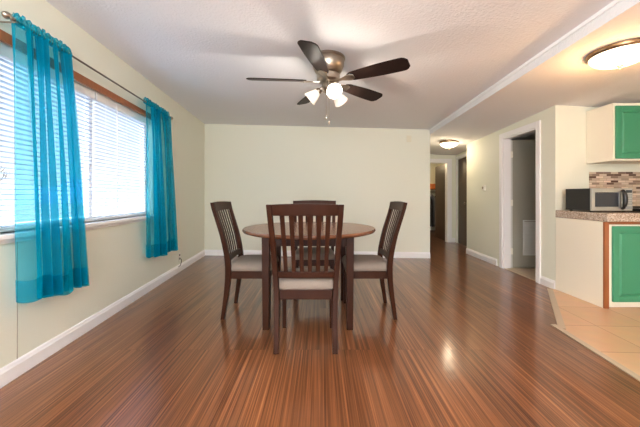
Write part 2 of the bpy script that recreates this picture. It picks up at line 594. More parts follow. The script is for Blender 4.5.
wall('wall_right', (4.6, 5.5), (4.6, RY), WH, 'right wall of the kitchen')
wall('wall_rear', (4.6, RY), (LX(RY), RY), WH, 'wall behind the viewer with a wide glass door opening',
     [(4.6 - 0.9, 4.6 + 1.7, 0.05, 2.05), (4.6 - 3.65, 4.6 - 2.15, 0.95, 1.95)])

# ------------------------------------------------------------------ structure: ceilings
def slab(name, rows, xs, hs, label, t=0.1):
    """rows: list of y; xs[i]: x per row; hs[i]: heights per row"""
    mb = MB()
    nr, nc = len(rows), len(xs[0])
    lo = [[mb.bm.verts.new((xs[i][j], rows[i], hs[i][j])) for j in range(nc)] for i in range(nr)]
    hi = [[mb.bm.verts.new((xs[i][j], rows[i], 2.6)) for j in range(nc)] for i in range(nr)]
    F = mb.bm.faces.new
    for i in range(nr - 1):
        for j in range(nc - 1):
            F((lo[i][j], lo[i][j + 1], lo[i + 1][j + 1], lo[i + 1][j]))
            F((hi[i][j], hi[i + 1][j], hi[i + 1][j + 1], hi[i][j + 1]))
    for j in range(nc - 1):
        F((lo[0][j], hi[0][j], hi[0][j + 1], lo[0][j + 1])); F((lo[-1][j], lo[-1][j + 1], hi[-1][j + 1], hi[-1][j]))
    for i in range(nr - 1):
        F((lo[i][0], lo[i + 1][0], hi[i + 1][0], hi[i][0])); F((lo[i][-1], hi[i][-1], hi[i + 1][-1], lo[i + 1][-1]))
    o = mb.build(name, M['ceiling'])
    return struct(o, label, 'ceiling')


ys = [RY - 0.1, 5.4]
slab('ceiling', ys, [[LX(y) - 0.05, BX(y) + 0.0] for y in ys], [[2.312, 2.185], [2.330, 2.172]],
     'textured off-white dining room ceiling with the fan')
ys = [RY - 0.1, 1.745, 3.358, 5.45, 6.9]
slab('ceiling_kitchen', ys, [[BX(y) + 0.001, 2.66, 3.03, 4.68] for y in ys],
     [[2.082, 2.075, 2.055, 2.03], [2.085, 2.072, 2.052, 2.03], [2.092, 2.066, 2.046, 2.03], [2.092, 1.997, 1.99, 1.98], [2.06, 1.985, 1.975, 1.97]],
     'textured lower ceiling over the kitchen and hall')
o = MB().box(0.9, 3.7, 6.85, 9.3, 2.06, 2.6).build('ceiling_bedroom', M['ceiling'])
struct(o, 'ceiling of the room past the hall', 'ceiling')
# white strip along the step in the ceiling
p0, p1 = Vector((BX(RY) - 0.012, RY, 0)), Vector((BX(5.06) - 0.012, 5.06, 0))
d = p1 - p0
mb = MB().hexa([(p0.x, p0.y, 2.160), (p0.x + .022, p0.y, 2.160), (p1.x + .022, p1.y, 2.160), (p1.x, p1.y, 2.145),
                (p0.x, p0.y, 2.20), (p0.x + .022, p0.y, 2.20), (p1.x + .022, p1.y, 2.20), (p1.x, p1.y, 2.20)])
struct(mb.build('trim_4', M['trim'], bevel=0.004), 'white trim strip along the edge of the lower ceiling', 'trim')
# batten over a seam of the ceiling panels
ya, za, zb = 2.95, 2.3205, 2.178
xa, xb = LX(ya), BX(ya)
sl = (zb - za) / (xb - xa)
mb = MB().hexa([(xa, ya, za + .001), (xb, ya, zb + .001), (xb, ya + .03, zb + .001), (xa, ya + .03, za + .001),
                (xa, ya, za + .02), (xb, ya, zb + .02), (xb, ya + .03, zb + .02), (xa, ya + .03, za + .02)])
struct(mb.build('trim_5', M['ceiling']), 'faint seam batten across the dining room ceiling', 'trim')

# baseboards
baseboard('baseboard_left', (LX(RY), RY), (LX(5.31), 5.31), 'white baseboard under the window wall')
baseboard('baseboard_back', (LX(5.32), 5.318), (1.859, 5.07), 'white baseboard behind the dining table')
baseboard('baseboard_hall_far', (HX(5.5), 5.5), (HX(4.51), 4.51), 'white baseboard below the thermostat')
baseboard('baseboard_hall_near', (HX(3.575), 3.575), (HX(3.36), 3.36), 'short white baseboard right of the doorway casing')
baseboard('baseboard_hall_end', (2.995, 6.82), (3.07, 6.82), 'short white baseboard in the hall corner')
# vertical batten where two wall panels meet
o = MB().box(0, 0.0012, -0.003, 0.003, 0.0, 0.80).build('trim_6', M['seam'])
o.location = (LX(1.75), 1.75, 0); o.rotation_euler = (0, 0, RZL)
struct(o, 'thin vertical panel seam on the left wall', 'trim')

# ------------------------------------------------------------------ window in the left wall
yc = (y_a + y_b) / 2
hw = (y_b - y_a) / 2 * k
win = thing('window_1', 'wide white window with wooden head trim behind the turquoise curtains', 'window', (LX(yc), yc, 0), RZL, kind='structure')
mb = MB()
fx0, fx1 = -0.115, -0.07
mb.box(fx0, fx1, -hw, -hw + .045, zs_, zh_).box(fx0, fx1, hw - .045, hw, zs_, zh_)
mb.box(fx0, fx1, -hw + .045, hw - .045, zh_ - .045, zh_).box(fx0, fx1, -hw + .045, hw - .045, zs_, zs_ + .045)
mb.box(fx0, fx1, -0.065, -0.02, zs_ + .045, zh_ - .045)
mb.build('window_frame', M['vinyl'], win, bevel=0.003)
MB().box(-0.096, -0.091, -hw + .045, -0.065, zs_ + .045, zh_ - .045).build('pane', M['glass'], win)
MB().box(-0.096, -0.091, -0.02, hw - .045, zs_ + .045, zh_ - .045).build('pane', M['glass'], win)
MB().box(-0.07, 0.05, -hw - 0.06, hw + 0.06, zs_ - .03, zs_).build('sill', M['trim'], win, bevel=0.006)
MB().box(0.0, 0.016, -hw - 0.05, hw + 0.05, zs_ - .055, zs_ - .031).build('apron_moulding', M['trim'], win, bevel=0.003)
MB().box(0.0, 0.022, -hw - 0.05, hw + 0.05, zh_ - .012, zh_ + .046).build('head_trim', M['oak'], win, bevel=0.003, label='brown wooden head trim')


def blind(ya_, yb_, label):
    t = thing('window_blind', label, 'blind', (LX(yc), yc, 0), RZL, 'white mini blinds in the window')
    a, b = ya_, yb_
    MB().box(-.062, -.026, a, b, zh_ - .068, zh_ - .001).build('headrail', M['vinyl'], t, bevel=0.002)
    mb = MB()
    n = 32
    ztop, zbot = zh_ - .088, zs_ + .035
    for i in range(n):
        z = ztop + (zbot - ztop) * i / (n - 1)
        tl = math.radians(8)
        w = 0.0150
        c, s_ = math.cos(tl), math.sin(tl)
        pts = []
        for q in (-1, 0, 1):
            pts.append((-.045 + q * w * c, z + q * w * s_ + (0.002 if q == 0 else 0)))
        up = [mb.bm.verts.new((x, a + .006, zz)) for x, zz in pts] + [mb.bm.verts.new((x, b - .006, zz)) for x, zz in pts]
        mb.bm.faces.new((up[0], up[1], up[4], up[3])); mb.bm.faces.new((up[1], up[2], up[5], up[4]))
    o = mb.build('slats', M['slat'], t, normals=False)
    so = o.modifiers.new('thick', 'SOLIDIFY'); so.thickness = 0.0012
    MB().box(-.058, -.032, a + .004, b - .004, zs_ + .006, zs_ + .022).build('bottom_rail', M['vinyl'], t, bevel=0.002)
    for f in (0.14, 0.5, 0.86):
        y = a + (b - a) * f
        MB().tube([(-.031, y, zs_ + .02), (-.031, y, zh_ - .03)], 0.0012, 6).build('ladder_cord', M['vinyl'], t)
    return t


bl = blind(-hw + .012, -0.055, 'white mini blind in the half of the window nearest the viewer, behind the larger curtain')
br_ = blind(-0.035, hw - .012, 'white mini blind in the far half of the window, with a tilt wand')
MB().tube([(-.022, 0.24, zh_ - .03), (-.020, 0.245, zs_ + .10)], 0.004, 8).build('tilt_wand', M['vinyl'], br_)

# ------------------------------------------------------------------ curtain rod and curtains
RODX, RODZ = 0.09, 2.01
ry0, ry1 = 1.618, 3.66
rod = thing('curtain_rod', 'slim dark metal curtain rod across the top of the window', 'curtain rod', (LX(yc), yc, RODZ), RZL)
ra, rb = (ry0 - yc) * k, (ry1 - yc) * k
MB().tube([(RODX, ra, 0), (RODX, rb, 0)], 0.007, 12).build('rod', M['rodm'], rod, smooth=True)
for e, sgn in ((ra, -1), (rb, 1)):
    prof = [(0.0, 0.055), (0.012, 0.05), (0.02, 0.036), (0.02, 0.026), (0.012, 0.014), (0.009, 0.01), (0.012, 0.006), (0.012, 0.0)]
    MB().lathe(prof[::-1], 16, Matrix.Translation((RODX, e, 0)) @ Matrix.Rotation(-sgn * PI / 2, 4, 'X')).build('finial', M['nickel'], rod, smooth=True)
for e in (ra + 0.012, rb - 0.05):
    mb = MB().box(0, .004, e - .012, e + .012, -.035, .03)
    mb.tube([(0.004, e, -.013), (RODX, e, -.013)], 0.005, 8).tube([(RODX - .012, e, -.010), (RODX, e, -.0135), (RODX + .012, e, -.010)], 0.005, 8)
    mb.build('bracket', M['nickel'], rod)


def curtain(yt, yb, zb0, zb1, nf, seed, label):
    """yt/yb: y range at the top and the hem; zb0/zb1: heights of the hem at its two ends"""
    rnd = random.Random(seed)
    cy_ = (yt[0] + yt[1]) / 2
    t = thing('curtain', label, 'curtain', (LX(cy_), cy_, 0), RZL, 'turquoise sheer curtains')
    yt = [(v - cy_) * k for v in yt]; yb = [(v - cy_) * k for v in yb]
    ph = [rnd.uniform(0, 6.28) for _ in range(6)]

    def fold(u, s):
        w = u + 0.042 * math.sin(2 * PI * u * 2.1 + ph[0]) + 0.016 * math.sin(2 * PI * u * 4.7 + ph[5]) + 0.01 * s * math.sin(2 * PI * u * 5 + ph[1])
        a = 0.5 + 0.5 * math.sin(2 * PI * w * nf + ph[2] + 0.5 * s)
        big = math.sin(2 * PI * w * (nf * 0.5) + ph[3])
        fine = math.sin(2 * PI * w * nf * 2.3 + ph[4])
        amp = 0.024 + 0.030 * s
        top = max(0.0, 1 - s * 4.5)
        return amp * (a - 0.5) * 1.5 + 0.010 * s * big + (0.004 + .013 * top) * fine

    def P(u, s):
        e = s ** 0.8
        y = yt[0] + (yt[1] - yt[0]) * u
        y2 = yb[0] + (yb[1] - yb[0]) * u
        zb_ = zb0 + (zb1 - zb0) * u + 0.010 * math.sin(2 * PI * u * nf + ph[2]) + 0.008 * math.sin(9 * u + ph[5])
        yy = y + (y2 - y) * e + 0.010 * s * math.sin(2 * PI * u * nf + ph[2] + 1.3)
        z = RODZ - 0.018 + (zb_ - RODZ + 0.018) * s
        x = RODX + 0.008 * (1 - s) + fold(u, s) + 0.004
        return (max(x, 0.058), yy, z)
    MB().grid(lambda u, s: P(u, s), 150, 44).build('drape', M['sheer'], t, smooth=True, normals=False)

    # the hem: a second layer turned up behind the foot of the drape
    def H(u, s):
        x, y, z = P(u, 1 - 0.082 * (1 - s))
        return (x - 0.004, y, z)
    MB().grid(H, 150, 5).build('hem', M['sheer'], t, smooth=True, normals=False)

    # rod pocket with a gathered ruffle above the rod
    def R(u, s):
        y = yt[0] + (yt[1] - yt[0]) * u
        g = math.sin(2 * PI * u * nf * 1.9 + ph[1]) * 0.6 + 0.4 * math.sin(2 * PI * u * nf * 3.3 + ph[2])
        ang = 2 * PI * s - PI / 2
        rz_ = (0.036 + 0.020 * g) if math.sin(ang) > 0 else 0.022
        rx_ = 0.017 + 0.007 * g * (0.4 + 0.6 * abs(math.sin(ang)))
        return (RODX + rx_ * math.cos(ang), y + 0.004 * math.sin(7 * ang + 40 * u), RODZ + rz_ * math.sin(ang) * (1.0 if math.sin(ang) > 0 else 1.0))
    MB().grid(R, 150, 14).build('rod_pocket', M['sheer'], t, smooth=True, normals=False)
    return t


curtain((1.625, 2.035), (1.685, 2.205), 0.445, 0.395, 6.5, 3, 'long turquoise sheer curtain at the near end of the rod, hem flaring over the wall')
curtain((3.04, 3.59), (3.12, 3.86), 0.395, 0.365, 6.5, 8, 'narrower looking turquoise sheer curtain at the far end of the rod')


# ------------------------------------------------------------------ dining table
TX, TY = -0.095, 2.70
t = thing('dining_table', 'round dark wood dining table in the middle of the four chairs', 'table', (TX, TY, 0))
R_ = 0.585
MB().lathe([(0, .735), (R_ - .03, .735), (R_ - .008, .742), (R_, .752), (R_, .762), (R_ - .006, .77), (0, .77)], 96).build('tabletop', M['top'], t, smooth=True)
for sx in (-1, 1):
    for sy in (-1, 1):
        MB().bar([(sx * .33, sy * .33, 0), (sx * .33, sy * .33, .735)], [.050, .062], [.050, .062]).build('leg', M['wood'], t, bevel=0.004)
mb = MB()
for s_ in (-1, 1):
    mb.box(-.30, .30, s_ * .33 - .011, s_ * .33 + .011, .655, .735)
    mb.box(s_ * .33 - .011, s_ * .33 + .011, -.30, .30, .655, .735)
mb.build('apron', M['wood'], t, bevel=0.002)


# ------------------------------------------------------------------ dining chairs (back of each at local -y)
def make_chair(loc, rz, label):
    t = thing('dining_chair', label, 'chair', loc, rz, 'dining chairs around the table')
    prof = [(-.205, 0.0), (-.180, .16), (-.158, .33), (-.152, .45), (-.165, .56), (-.200, .72), (-.252, .88), (-.284, .995)]

    def py(z):
        for (y0, z0), (y1, z1) in zip(prof, prof[1:]):
            if z <= z1:
                return y0 + (y1 - y0) * (z - z0) / (z1 - z0)
        return prof[-1][0]
    hx = lambda z: 0.196 + max(0, z - .3) * 0.052
    zs = [0, .08, .16, .24, .33, .40, .45, .50, .56, .64, .72, .80, .88, .94, .995]

    def sm(z):      # smoothed curve of the post
        return (py(max(0, z - .05)) + 2 * py(z) + py(min(.995, z + .05))) / 4
    for s_ in (-1, 1):
        wy = [0.030 + 0.020 * max(0, 1 - abs(z - .42) / .45) for z in zs]
        MB().bar([(s_ * hx(z), sm(z), z) for z in zs], .036, wy).build('rear_leg', M['wood'], t, bevel=0.004)
        MB().bar([(s_ * .188, .188, 0), (s_ * .188, .188, .41)], [.030, .038], [.030, .038]).build('front_leg', M['wood'], t, bevel=0.003)
    mb = MB().box(-.170, .170, .178, .200, .345, .41).box(-.178, .178, -.165, -.143, .345, .41)
    for s_ in (-1, 1):
        mb.box(s_ * .192 - .010, s_ * .192 + .010, -.150, .172, .345, .41)
    mb.build('seat_rail', M['wood'], t, bevel=0.002)
    # cushion: rounded pad, a little wider at the front
    mb = MB()
    n = 12
    pad = []

    def ring(f, z):
        pts = []
        for i in range(40):
            a = 2 * PI * i / 40
            c, s2 = math.cos(a), math.sin(a)
            e = 0.22
            x = math.copysign(abs(c) ** e, c); y = math.copysign(abs(s2) ** e, s2)
            wx = (.212 + .010 * y) * f
            pts.append(mb.bm.verts.new((x * wx, .030 + y * .195 * f, z)))
        return pts
    rs = [ring(f, z) for f, z in ((.97, .412), (1.0, .424), (1.0, .438), (.975, .454), (.90, .470), (.68, .484), (.35, .492))]
    for a, b in zip(rs, rs[1:]):
        for i in range(40):
            mb.bm.faces.new((a[i], a[(i + 1) % 40], b[(i + 1) % 40], b[i]))
    mb.bm.faces.new(rs[0][::-1]); mb.bm.faces.new(rs[-1])
    mb.build('seat', M['fabric'], t, smooth=True, label='taupe upholstered seat')

    def rail(z0, z1, inset, bow, name):
        mb = MB()
        m_ = 10
        rows = []
        for j in range(m_ + 1):
            u = j / m_ * 2 - 1
            r4 = []
            for z, dy in ((z0, -.012), (z0, .012), (z1, .012), (z1, -.012)):
                x = u * (hx(z) - inset)
                crown = 0.006 * (1 - u * u) if (z == z1 and name == 'top_rail') else 0
                r4.append(mb.bm.verts.new((x, sm(z) + dy - bow * (1 - u * u), z + crown)))
            rows.append(r4)
        for a, b in zip(rows, rows[1:]):
            for i in range(4):
                mb.bm.faces.new((a[i], a[(i + 1) % 4], b[(i + 1) % 4], b[i]))
        mb.bm.faces.new(rows[0][::-1]); mb.bm.faces.new(rows[-1])
        mb.build(name, M['wood'], t, bevel=0.003)
    rail(.922, .995, .016, .012, 'top_rail')
    rail(.492, .536, .016, .008, 'lower_rail')
    zz = [.533, .60, .68, .76, .84, .925]
    for i in range(6):
        f = (i - 2.5) / 3.5
        path = []
        for z in zz:
            w = hx(z) - .018
            q = f * w
            path.append((q, sm(z) - .009 * (1 - f * f), z))
        MB().bar(path, [.027 + .005 * j / 5 for j in range(6)], .006).build('back_slat', M['wood'], t, bevel=0.002)
    return t


ch = make_chair((-0.0957, 2.206, 0), 0, 'dark wood slat-back chair seen from behind, nearest the viewer')
dup(ch, (-0.625, 2.755, 0), -PI / 2, 'dark wood slat-back chair on the window side of the round table')
dup(ch, (0.437, 2.755, 0), PI / 2, 'dark wood slat-back chair on the hall side of the round table')
dup(ch, (-0.064, 3.215, 0), PI, 'dark wood slat-back chair behind the round table, facing the viewer')

# ------------------------------------------------------------------ ceiling fan
FX, FY, FZ = 0.072, 2.60, 2.248
fan = thing('ceiling_fan', 'nickel ceiling fan with five dark blades and three lit shades', 'ceiling fan', (FX, FY, FZ))
MB().lathe([(0, .01), (.142, .01), (.146, -.004), (.146, -.018), (.136, -.026), (.138, -.038), (.134, -.08), (.116, -.122), (.094, -.142), (.0, -.142)], 48).build('motor_housing', M['nickel'], fan, smooth=True)
MB().lathe([(0, -.140), (.085, -.142), (.10, -.153), (.10, -.198), (.085, -.211), (.06, -.216), (0, -.216)], 40).build('hub', M['nickel'], fan, smooth=True)
MB().lathe([(0, -.214), (.05, -.216), (.058, -.236), (.062, -.276), (.045, -.296), (.02, -.311), (.012, -.326), (0, -.328)], 32).build('light_fitter', M['nickel'], fan, smooth=True)
ZB = -.217
for i in range(5):
    ang = math.radians(184.5 + 72 * i)
    base = Matrix.Rotation(ang, 4, 'Z') @ Matrix.Translation((0, 0, ZB + .012)) @ Matrix.Rotation(math.radians(-15), 4, 'X')
    outline = []
    r0, r1 = .19, .695
    n = 26

    def half(r):
        f = (r - r0) / (r1 - r0)
        w = .050 + .024 * math.sin(min(1, f / .75) * PI / 2)
        if f > .9:
            w *= math.sqrt(max(0, 1 - ((f - .9) / .1) ** 2 * .75))
        if f < .06:
            w *= .7 + .3 * f / .06
        return w
    rr = [r0 + (r1 - r0) * j / n for j in range(n + 1)]
    outline = [(r, -half(r)) for r in rr] + [(r, half(r)) for r in reversed(rr)]
    b = MB().prism(outline, -.004, .004, base).build('blade', M['blade'], fan, bevel=0.002)
    mb = MB()
    mb.prism([(.075, -.018), (.13, -.014), (.185, -.034), (.215, -.040), (.245, -.022), (.245, .022), (.215, .040), (.185, .034), (.13, .014), (.075, .018)], -.0115, -.0042, base)
    for q in (-.022, .022):
        mb.lathe([(0, -.015), (.006, -.014), (.007, -.011)], 10, base @ Matrix.Translation((.215, q, 0)))
    mb.build('blade_iron', M['nickel'], b, bevel=0.001, label='nickel blade iron')
for ang in (165, 285, 45):
    a = math.radians(ang)
    tilt = math.radians(52)
    mt = Matrix.Rotation(a, 4, 'Z') @ Matrix.Translation((.055, 0, -.256)) @ Matrix.Rotation(-tilt, 4, 'Y')
    # arm and socket along local -z after the tilt
    MB().lathe([(0, .01), (.014, .008), (.014, -.02), (.024, -.026), (.028, -.036), (.028, -.048), (0, -.048)], 20, mt).build('lamp_socket', M['nickel'], fan, smooth=True)
    pr = [(.026, -.046), (.034, -.062), (.046, -.09), (.055, -.120), (.064, -.148), (.061, -.148), (.052, -.120), (.043, -.09), (.031, -.062), (.023, -.046)]
    sh = MB().lathe(pr, 32, mt, close=True).build('lamp_shade', M['shade'], fan, smooth=True, label='lit frosted glass shade')
    MB().lathe([(0, -.050), (.012, -.052), (.013, -.066), (.024, -.085), (.027, -.100), (.020, -.118), (0, -.125)], 20, mt).build('bulb', M['bulb'], sh, smooth=True)
    d_ = bpy.data.lights.new('fan_bulb_light', 'POINT')
    d_.energy = FAN_W; d_.color = (1.0, 0.90, 0.78); d_.shadow_soft_size = 0.03
    lo = bpy.data.objects.new('fan_bulb_light', d_); COL.objects.link(lo); lo.parent = fan
    lo.location = mt @ Vector((0, 0, -.165))
for q, (x, y, l) in enumerate(((.006, -.01, .19), (-.018, .02, .14))):
    mb = MB().tube([(x, y, -.30), (x, y, -.36 - l)], 0.0016, 6)
    mb.lathe([(0, -.36 - l - .034), (.005, -.36 - l - .030), (.007, -.36 - l - .018), (.003, -.36 - l - .004), (0, -.36 - l)], 10, Matrix.Translation((x, y, 0)))
    mb.build('pull_chain', M['nickel'], fan, smooth=True)


# ------------------------------------------------------------------ flush ceiling lights
def flush_light(loc, r, depth, m_bowl, watts, col, label):
    t = thing('ceiling_light', label, 'ceiling light', loc, 0, 'flush ceiling lights')
    MB().lathe([(0, .012), (r, .012), (r * 1.0, -.010), (r * .985, -.018), (r * .96, -.026), (r * .93, -.028), (r * .91, -.024), (0, -.022)], 48).build('rim', M['bronze'], t, smooth=True)
    n = 10
    pr = []
    for i in range(n + 1):
        a = i / n * PI / 2
        pr.append((r * .92 * math.cos(a) if i < n else 0, -.024 - depth * math.sin(a)))
    MB().lathe(pr, 48).build('bowl', m_bowl, t, smooth=True, label='lit frosted glass bowl')
    d_ = bpy.data.lights.new('flush_bulb_light', 'POINT')
    d_.energy = watts; d_.color = col; d_.shadow_soft_size = 0.06
    lo = bpy.data.objects.new('flush_bulb_light', d_); COL.objects.link(lo); lo.parent = t
    lo.location = (0, 0, -.024 - depth - .11)
    z = -.024 - depth
    MB().lathe([(.0, z + .004), (.020, z + .002), (.020, z - .003), (.010, z - .008), (.008, z - .014), (.010, z - .018), (0, z - .024)], 16).build('finial', M['bronze'], t, smooth=True)
    return t


flush_light((2.13, 2.13, 2.077), .185, .078, M['bowl'], KITCHEN_W, (1.0, .56, .23), 'large glowing bowl light on the kitchen ceiling above the tiles')
flush_light((2.34, 5.44, 2.032), .165, .085, M['bowl2'], HALL_W, (1.0, .80, .55), 'small glowing bowl light on the hall ceiling')

# ------------------------------------------------------------------ doorways and doors
# white doorway in the hall wall, grey door swung into the laundry room
ang_h = math.atan2(-1, -0.0262)


def casing(mb, s0, s1, zt, w, t=.018):
    """three boards round an opening s0..s1 (local x) on the room side (local -y)"""
    mb.box(s0 - w, s0, -t, 0, 0, zt + w).box(s1, s1 + w, -t, 0, 0, zt + w).box(s0, s1, -t, 0, zt, zt + w)
    return mb


d1 = thing('door_1', 'grey door with a louvred grille standing open behind the white doorway', 'door', (HX(5.5), 5.5, 0), ang_h, kind='structure')
s0, s1 = hl(4.36), hl(3.655)
casing(MB(), s0, s1, 1.885, .072).build('casing', M['trim'], d1, bevel=0.004)
mb = MB().box(s0, s0 + .016, 0, .1, 0, 1.885).box(s1 - .016, s1, 0, .1, 0, 1.885).box(s0 + .016, s1 - .016, 0, .1, 1.869, 1.885)
mb.build('jamb', M['trim'], d1)
# leaf at right angles to the wall, beside the far jamb (local +y leads into the laundry room)
MB().box(s0 - .042, s0 - .004, .135, .80, .012, 1.865).build('leaf', M['greydoor'], d1, bevel=0.003, label='grey door leaf')
gr_ = MB()
xl = s0 - .004
gr_.box(xl, xl + .010, .285, .300, .19, .70).box(xl, xl + .010, .665, .680, .19, .70)
gr_.box(xl, xl + .010, .300, .665, .19, .205).box(xl, xl + .010, .300, .665, .685, .70)
for i in range(24):
    z = .212 + i * .0195
    gr_.hexa([(xl + .001, .300, z), (xl + .008, .300, z - .006), (xl + .008, .665, z - .006), (xl + .001, .665, z),
              (xl + .001, .300, z + .012), (xl + .008, .300, z + .006), (xl + .008, .665, z + .006), (xl + .001, .665, z + .012)])
gr_.build('louvred_grille', M['grille'], d1, label='white louvred grille')
for z in (.25, .95, 1.65):
    MB().box(s0 + .001, s0 + .020, .100, .128, z - .045, z + .045).build('hinge', M['ivory'], d1, bevel=0.002)
MB().box(s0 - .042, s0 + .0005, .1005, .134, .012, 1.86).build('hinge_stile', M['grille'], d1)

# doorway at the end of the hall, dark door swung into the room beyond
d2 = thing('door_2', 'dark brown door standing open at the end of the hall', 'door', (2.19, 6.82, 0), 0, kind='structure')
casing(MB(), 0, .715, 1.81, .085).build('casing', M['trim'], d2, bevel=0.004)
MB().box(0, .012, 0, .12, 0, 1.81).box(.703, .715, 0, .12, 0, 1.81).box(.012, .703, 0, .12, 1.798, 1.81).build('jamb', M['trim'], d2)
MB().box(-.018, .018, 0, .74, .012, 1.79, Matrix.Translation((.725, .135, 0)) @ Matrix.Rotation(math.radians(-4.5), 4, 'Z')).build('leaf', M['door'], d2, bevel=0.003, label='dark brown veneer door leaf')

# closed brown door in the side of the hall
d3 = thing('door_3', 'closed brown door on the right of the hall', 'door', (3.09, 6.82, 0), math.atan2(-1.32, -.17), kind='structure')
u0, u1 = (6.82 - 6.70) / 1.32 * sd, (6.82 - 6.09) / 1.32 * sd
casing(MB(), u0, u1, 1.86, .07).build('casing', M['trim'], d3, bevel=0.004)
MB().box(u0 + .001, u1 - .001, .012, .05, .01, 1.857).build('leaf', M['door2'], d3, bevel=0.002, label='brown veneer door leaf')
kb = MB().lathe([(0, 0), (.022, 0), (.022, .006), (.009, .010), (.009, .03), (.022, .038), (.025, .05), (.018, .06), (0, .063)], 20,
                Matrix.Translation((u1 - .06, .012, .90)) @ Matrix.Rotation(PI / 2, 4, 'X')).build('door_knob', M['nickel'], d3, smooth=True)

# ------------------------------------------------------------------ clothes in the room past the hall
rk = thing('clothes_rack', 'dark wall shelf with a clothes rail through the far hall doorway', 'clothes rack', (3.25, 9.19, 0))
MB().box(-.35, .34, -.36, 0, 1.245, 1.265).build('shelf', M['oak'], rk, label='wooden shelf')
MB().tube([(-.33, -.20, 1.17), (.33, -.20, 1.17)], .011, 10).build('rail', M['blackm'], rk, smooth=True)
for x in (-.30, .31):
    MB().box(x - .008, x + .008, -.32, 0, 1.225, 1.2445).box(x - .008, x + .008, -.208, -.192, 1.172, 1.2245).build('bracket', M['blackm'], rk)
labs = ['black shirt hanging at the left end of the clothes rail', 'black shirt hanging second on the clothes rail, left of the grey shirt',
        'long grey shirt hanging between two black shirts on the rail', 'black shirt hanging at the right end of the clothes rail']
for i, (x, m_) in enumerate(((-.12, 'shirt'), (.0, 'shirt'), (.12, 'shirt2'), (.24, 'shirt'))):
    g = thing('hanging_shirt', labs[i], 'shirt', (3.25 + x, 8.99, 1.17), 0.25, 'shirts on the clothes rack')
    mb = MB()

    def sp(u, v):
        zz = -.07 - .95 * v
        half_ = .05 + .13 * min(1, v * 7) + .015 * v
        y = (u * 2 - 1) * half_
        return (.022 * math.sin(u * 14 + 2 * v) * (.4 + v), y, zz - .05 * abs(u * 2 - 1) * (1 - v))
    mb.grid(sp, 20, 16)
    o = mb.build('body', M[m_], g, smooth=True, normals=False)
    so = o.modifiers.new('thick', 'SOLIDIFY'); so.thickness = 0.025; so.offset = 0
    MB().tube([(0, 0, .012), (0, .018, .028), (0, .03, .01), (0, .012, -.02), (0, 0, -.05)], .004, 6).tube([(0, -.17, -.125), (0, 0, -.055), (0, .17, -.125)], .006, 6).build('hanger', M['vinyl'], g, label='white plastic hanger')
bx = thing('storage_box', 'orange cardboard box on the shelf above the hanging shirts', 'box', (3.36, 9.02, 1.2655))
MB().box(-.13, .13, -.12, .12, 0, .12).build('body', M['orange'], bx, bevel=.003)
MB().box(-.135, .135, -.125, .125, .121, .15).build('lid', M['orange'], bx, bevel=.003)
bd = bpy.data.lights.new('bedroom_fill', 'POINT'); bd.energy = 14; bd.color = (1, .76, .45); bd.shadow_soft_size = .1  # unseen point light added to warm the far room's wall
bo = bpy.data.objects.new('bedroom_fill', bd); COL.objects.link(bo); bo.location = (2.4, 8.2, 1.9)

# ------------------------------------------------------------------ kitchen: base cabinet, counter
CX0, CY0, CY1 = 2.633, 2.772, 3.352
bc = thing('base_cabinet', 'cream base cabinet with green doors and a wooden corner post', 'cabinet', (CX0, CY0, 0))
W = 1.10
MB().box(.018, W, .045, CY1 - CY0, .007, .806).build('body', M['cream'], bc)
MB().box(0, .0175, .022, CY1 - CY0, .007, .811).build('end_panel', M['cream'], bc, bevel=.002)
MB().box(0, .040, 0, .0215, .007, .811).box(.0402, W, 0, .0215, .786, .811).build('edge_moulding', M['oak'], bc, bevel=.003, label='stained wooden edge moulding')
mb = MB().box(.0402, .075, .003, .044, .045, .7855).box(.56, .60, .003, .044, .045, .7855).box(.0755, .5595, .003, .044, .760, .7855).box(.0755, .5595, .003, .044, .045, .075).box(.6005, W, .003, .044, .760, .7855).box(.6005, W, .003, .044, .045, .075)
mb.build('face_frame', M['cream'], bc, bevel=.001)


def green_door(x0, x1, z0, z1, par, ty=0.0):
    d_ = MB()
    st = .055
    d_.box(x0, x0 + st, -.020 + ty, ty, z0, z1).box(x1 - st, x1, -.020 + ty, ty, z0, z1)
    d_.box(x0 + st, x1 - st, -.020 + ty, ty, z0, z0 + st).box(x0 + st, x1 - st, -.020 + ty, ty, z1 - st, z1)
    o = d_.build('door', M['green'], par, bevel=.004, label='green raised-panel door')
    a0, a1, b0, b1 = x0 + st, x1 - st, z0 + st, z1 - st
    p = MB()
    q = .022
    p.hexa([(a0, -.010 + ty, b0), (a1, -.010 + ty, b0), (a1, ty, b0), (a0, ty, b0), (a0, -.010 + ty, b1), (a1, -.010 + ty, b1), (a1, ty, b1), (a0, ty, b1)])
    pts = [(a0 + .006, b0 + .006), (a1 - .006, b0 + .006), (a1 - .006, b1 - .006), (a0 + .006, b1 - .006)]
    ins = [(a0 + q, b0 + q), (a1 - q, b0 + q), (a1 - q, b1 - q), (a0 + q, b1 - q)]
    va = [p.bm.verts.new((x, -.010 + ty, z)) for x, z in pts]
    vb = [p.bm.verts.new((x, -.019 + ty, z)) for x, z in ins]
    p.bm.faces.new(vb)
    for i in range(4):
        p.bm.faces.new((va[i], va[(i + 1) % 4], vb[(i + 1) % 4], vb[i]))
    p.build('raised_panel', M['green'], o)
    return o


green_door(.062, .550, .074, .772, bc, .0025)
green_door(.610, 1.08, .074, .772, bc, .0025)

ct = MB()
ct.box(2.630, 4.5, 2.744, 3.356, .813, .892)
o = ct.build('countertop', M['granite'], bevel=.008, seg=3)
tag(o, 'speckled granite-look countertop under the microwave', 'countertop')
o.modifiers['bevel'].limit_method = 'ANGLE'
o = MB().box(3.01, 4.55, 3.347, 3.3575, .894, 1.318).build('backsplash', M['mosaic'])
struct(o, 'brown and beige mosaic tile backsplash behind the microwave', 'backsplash')

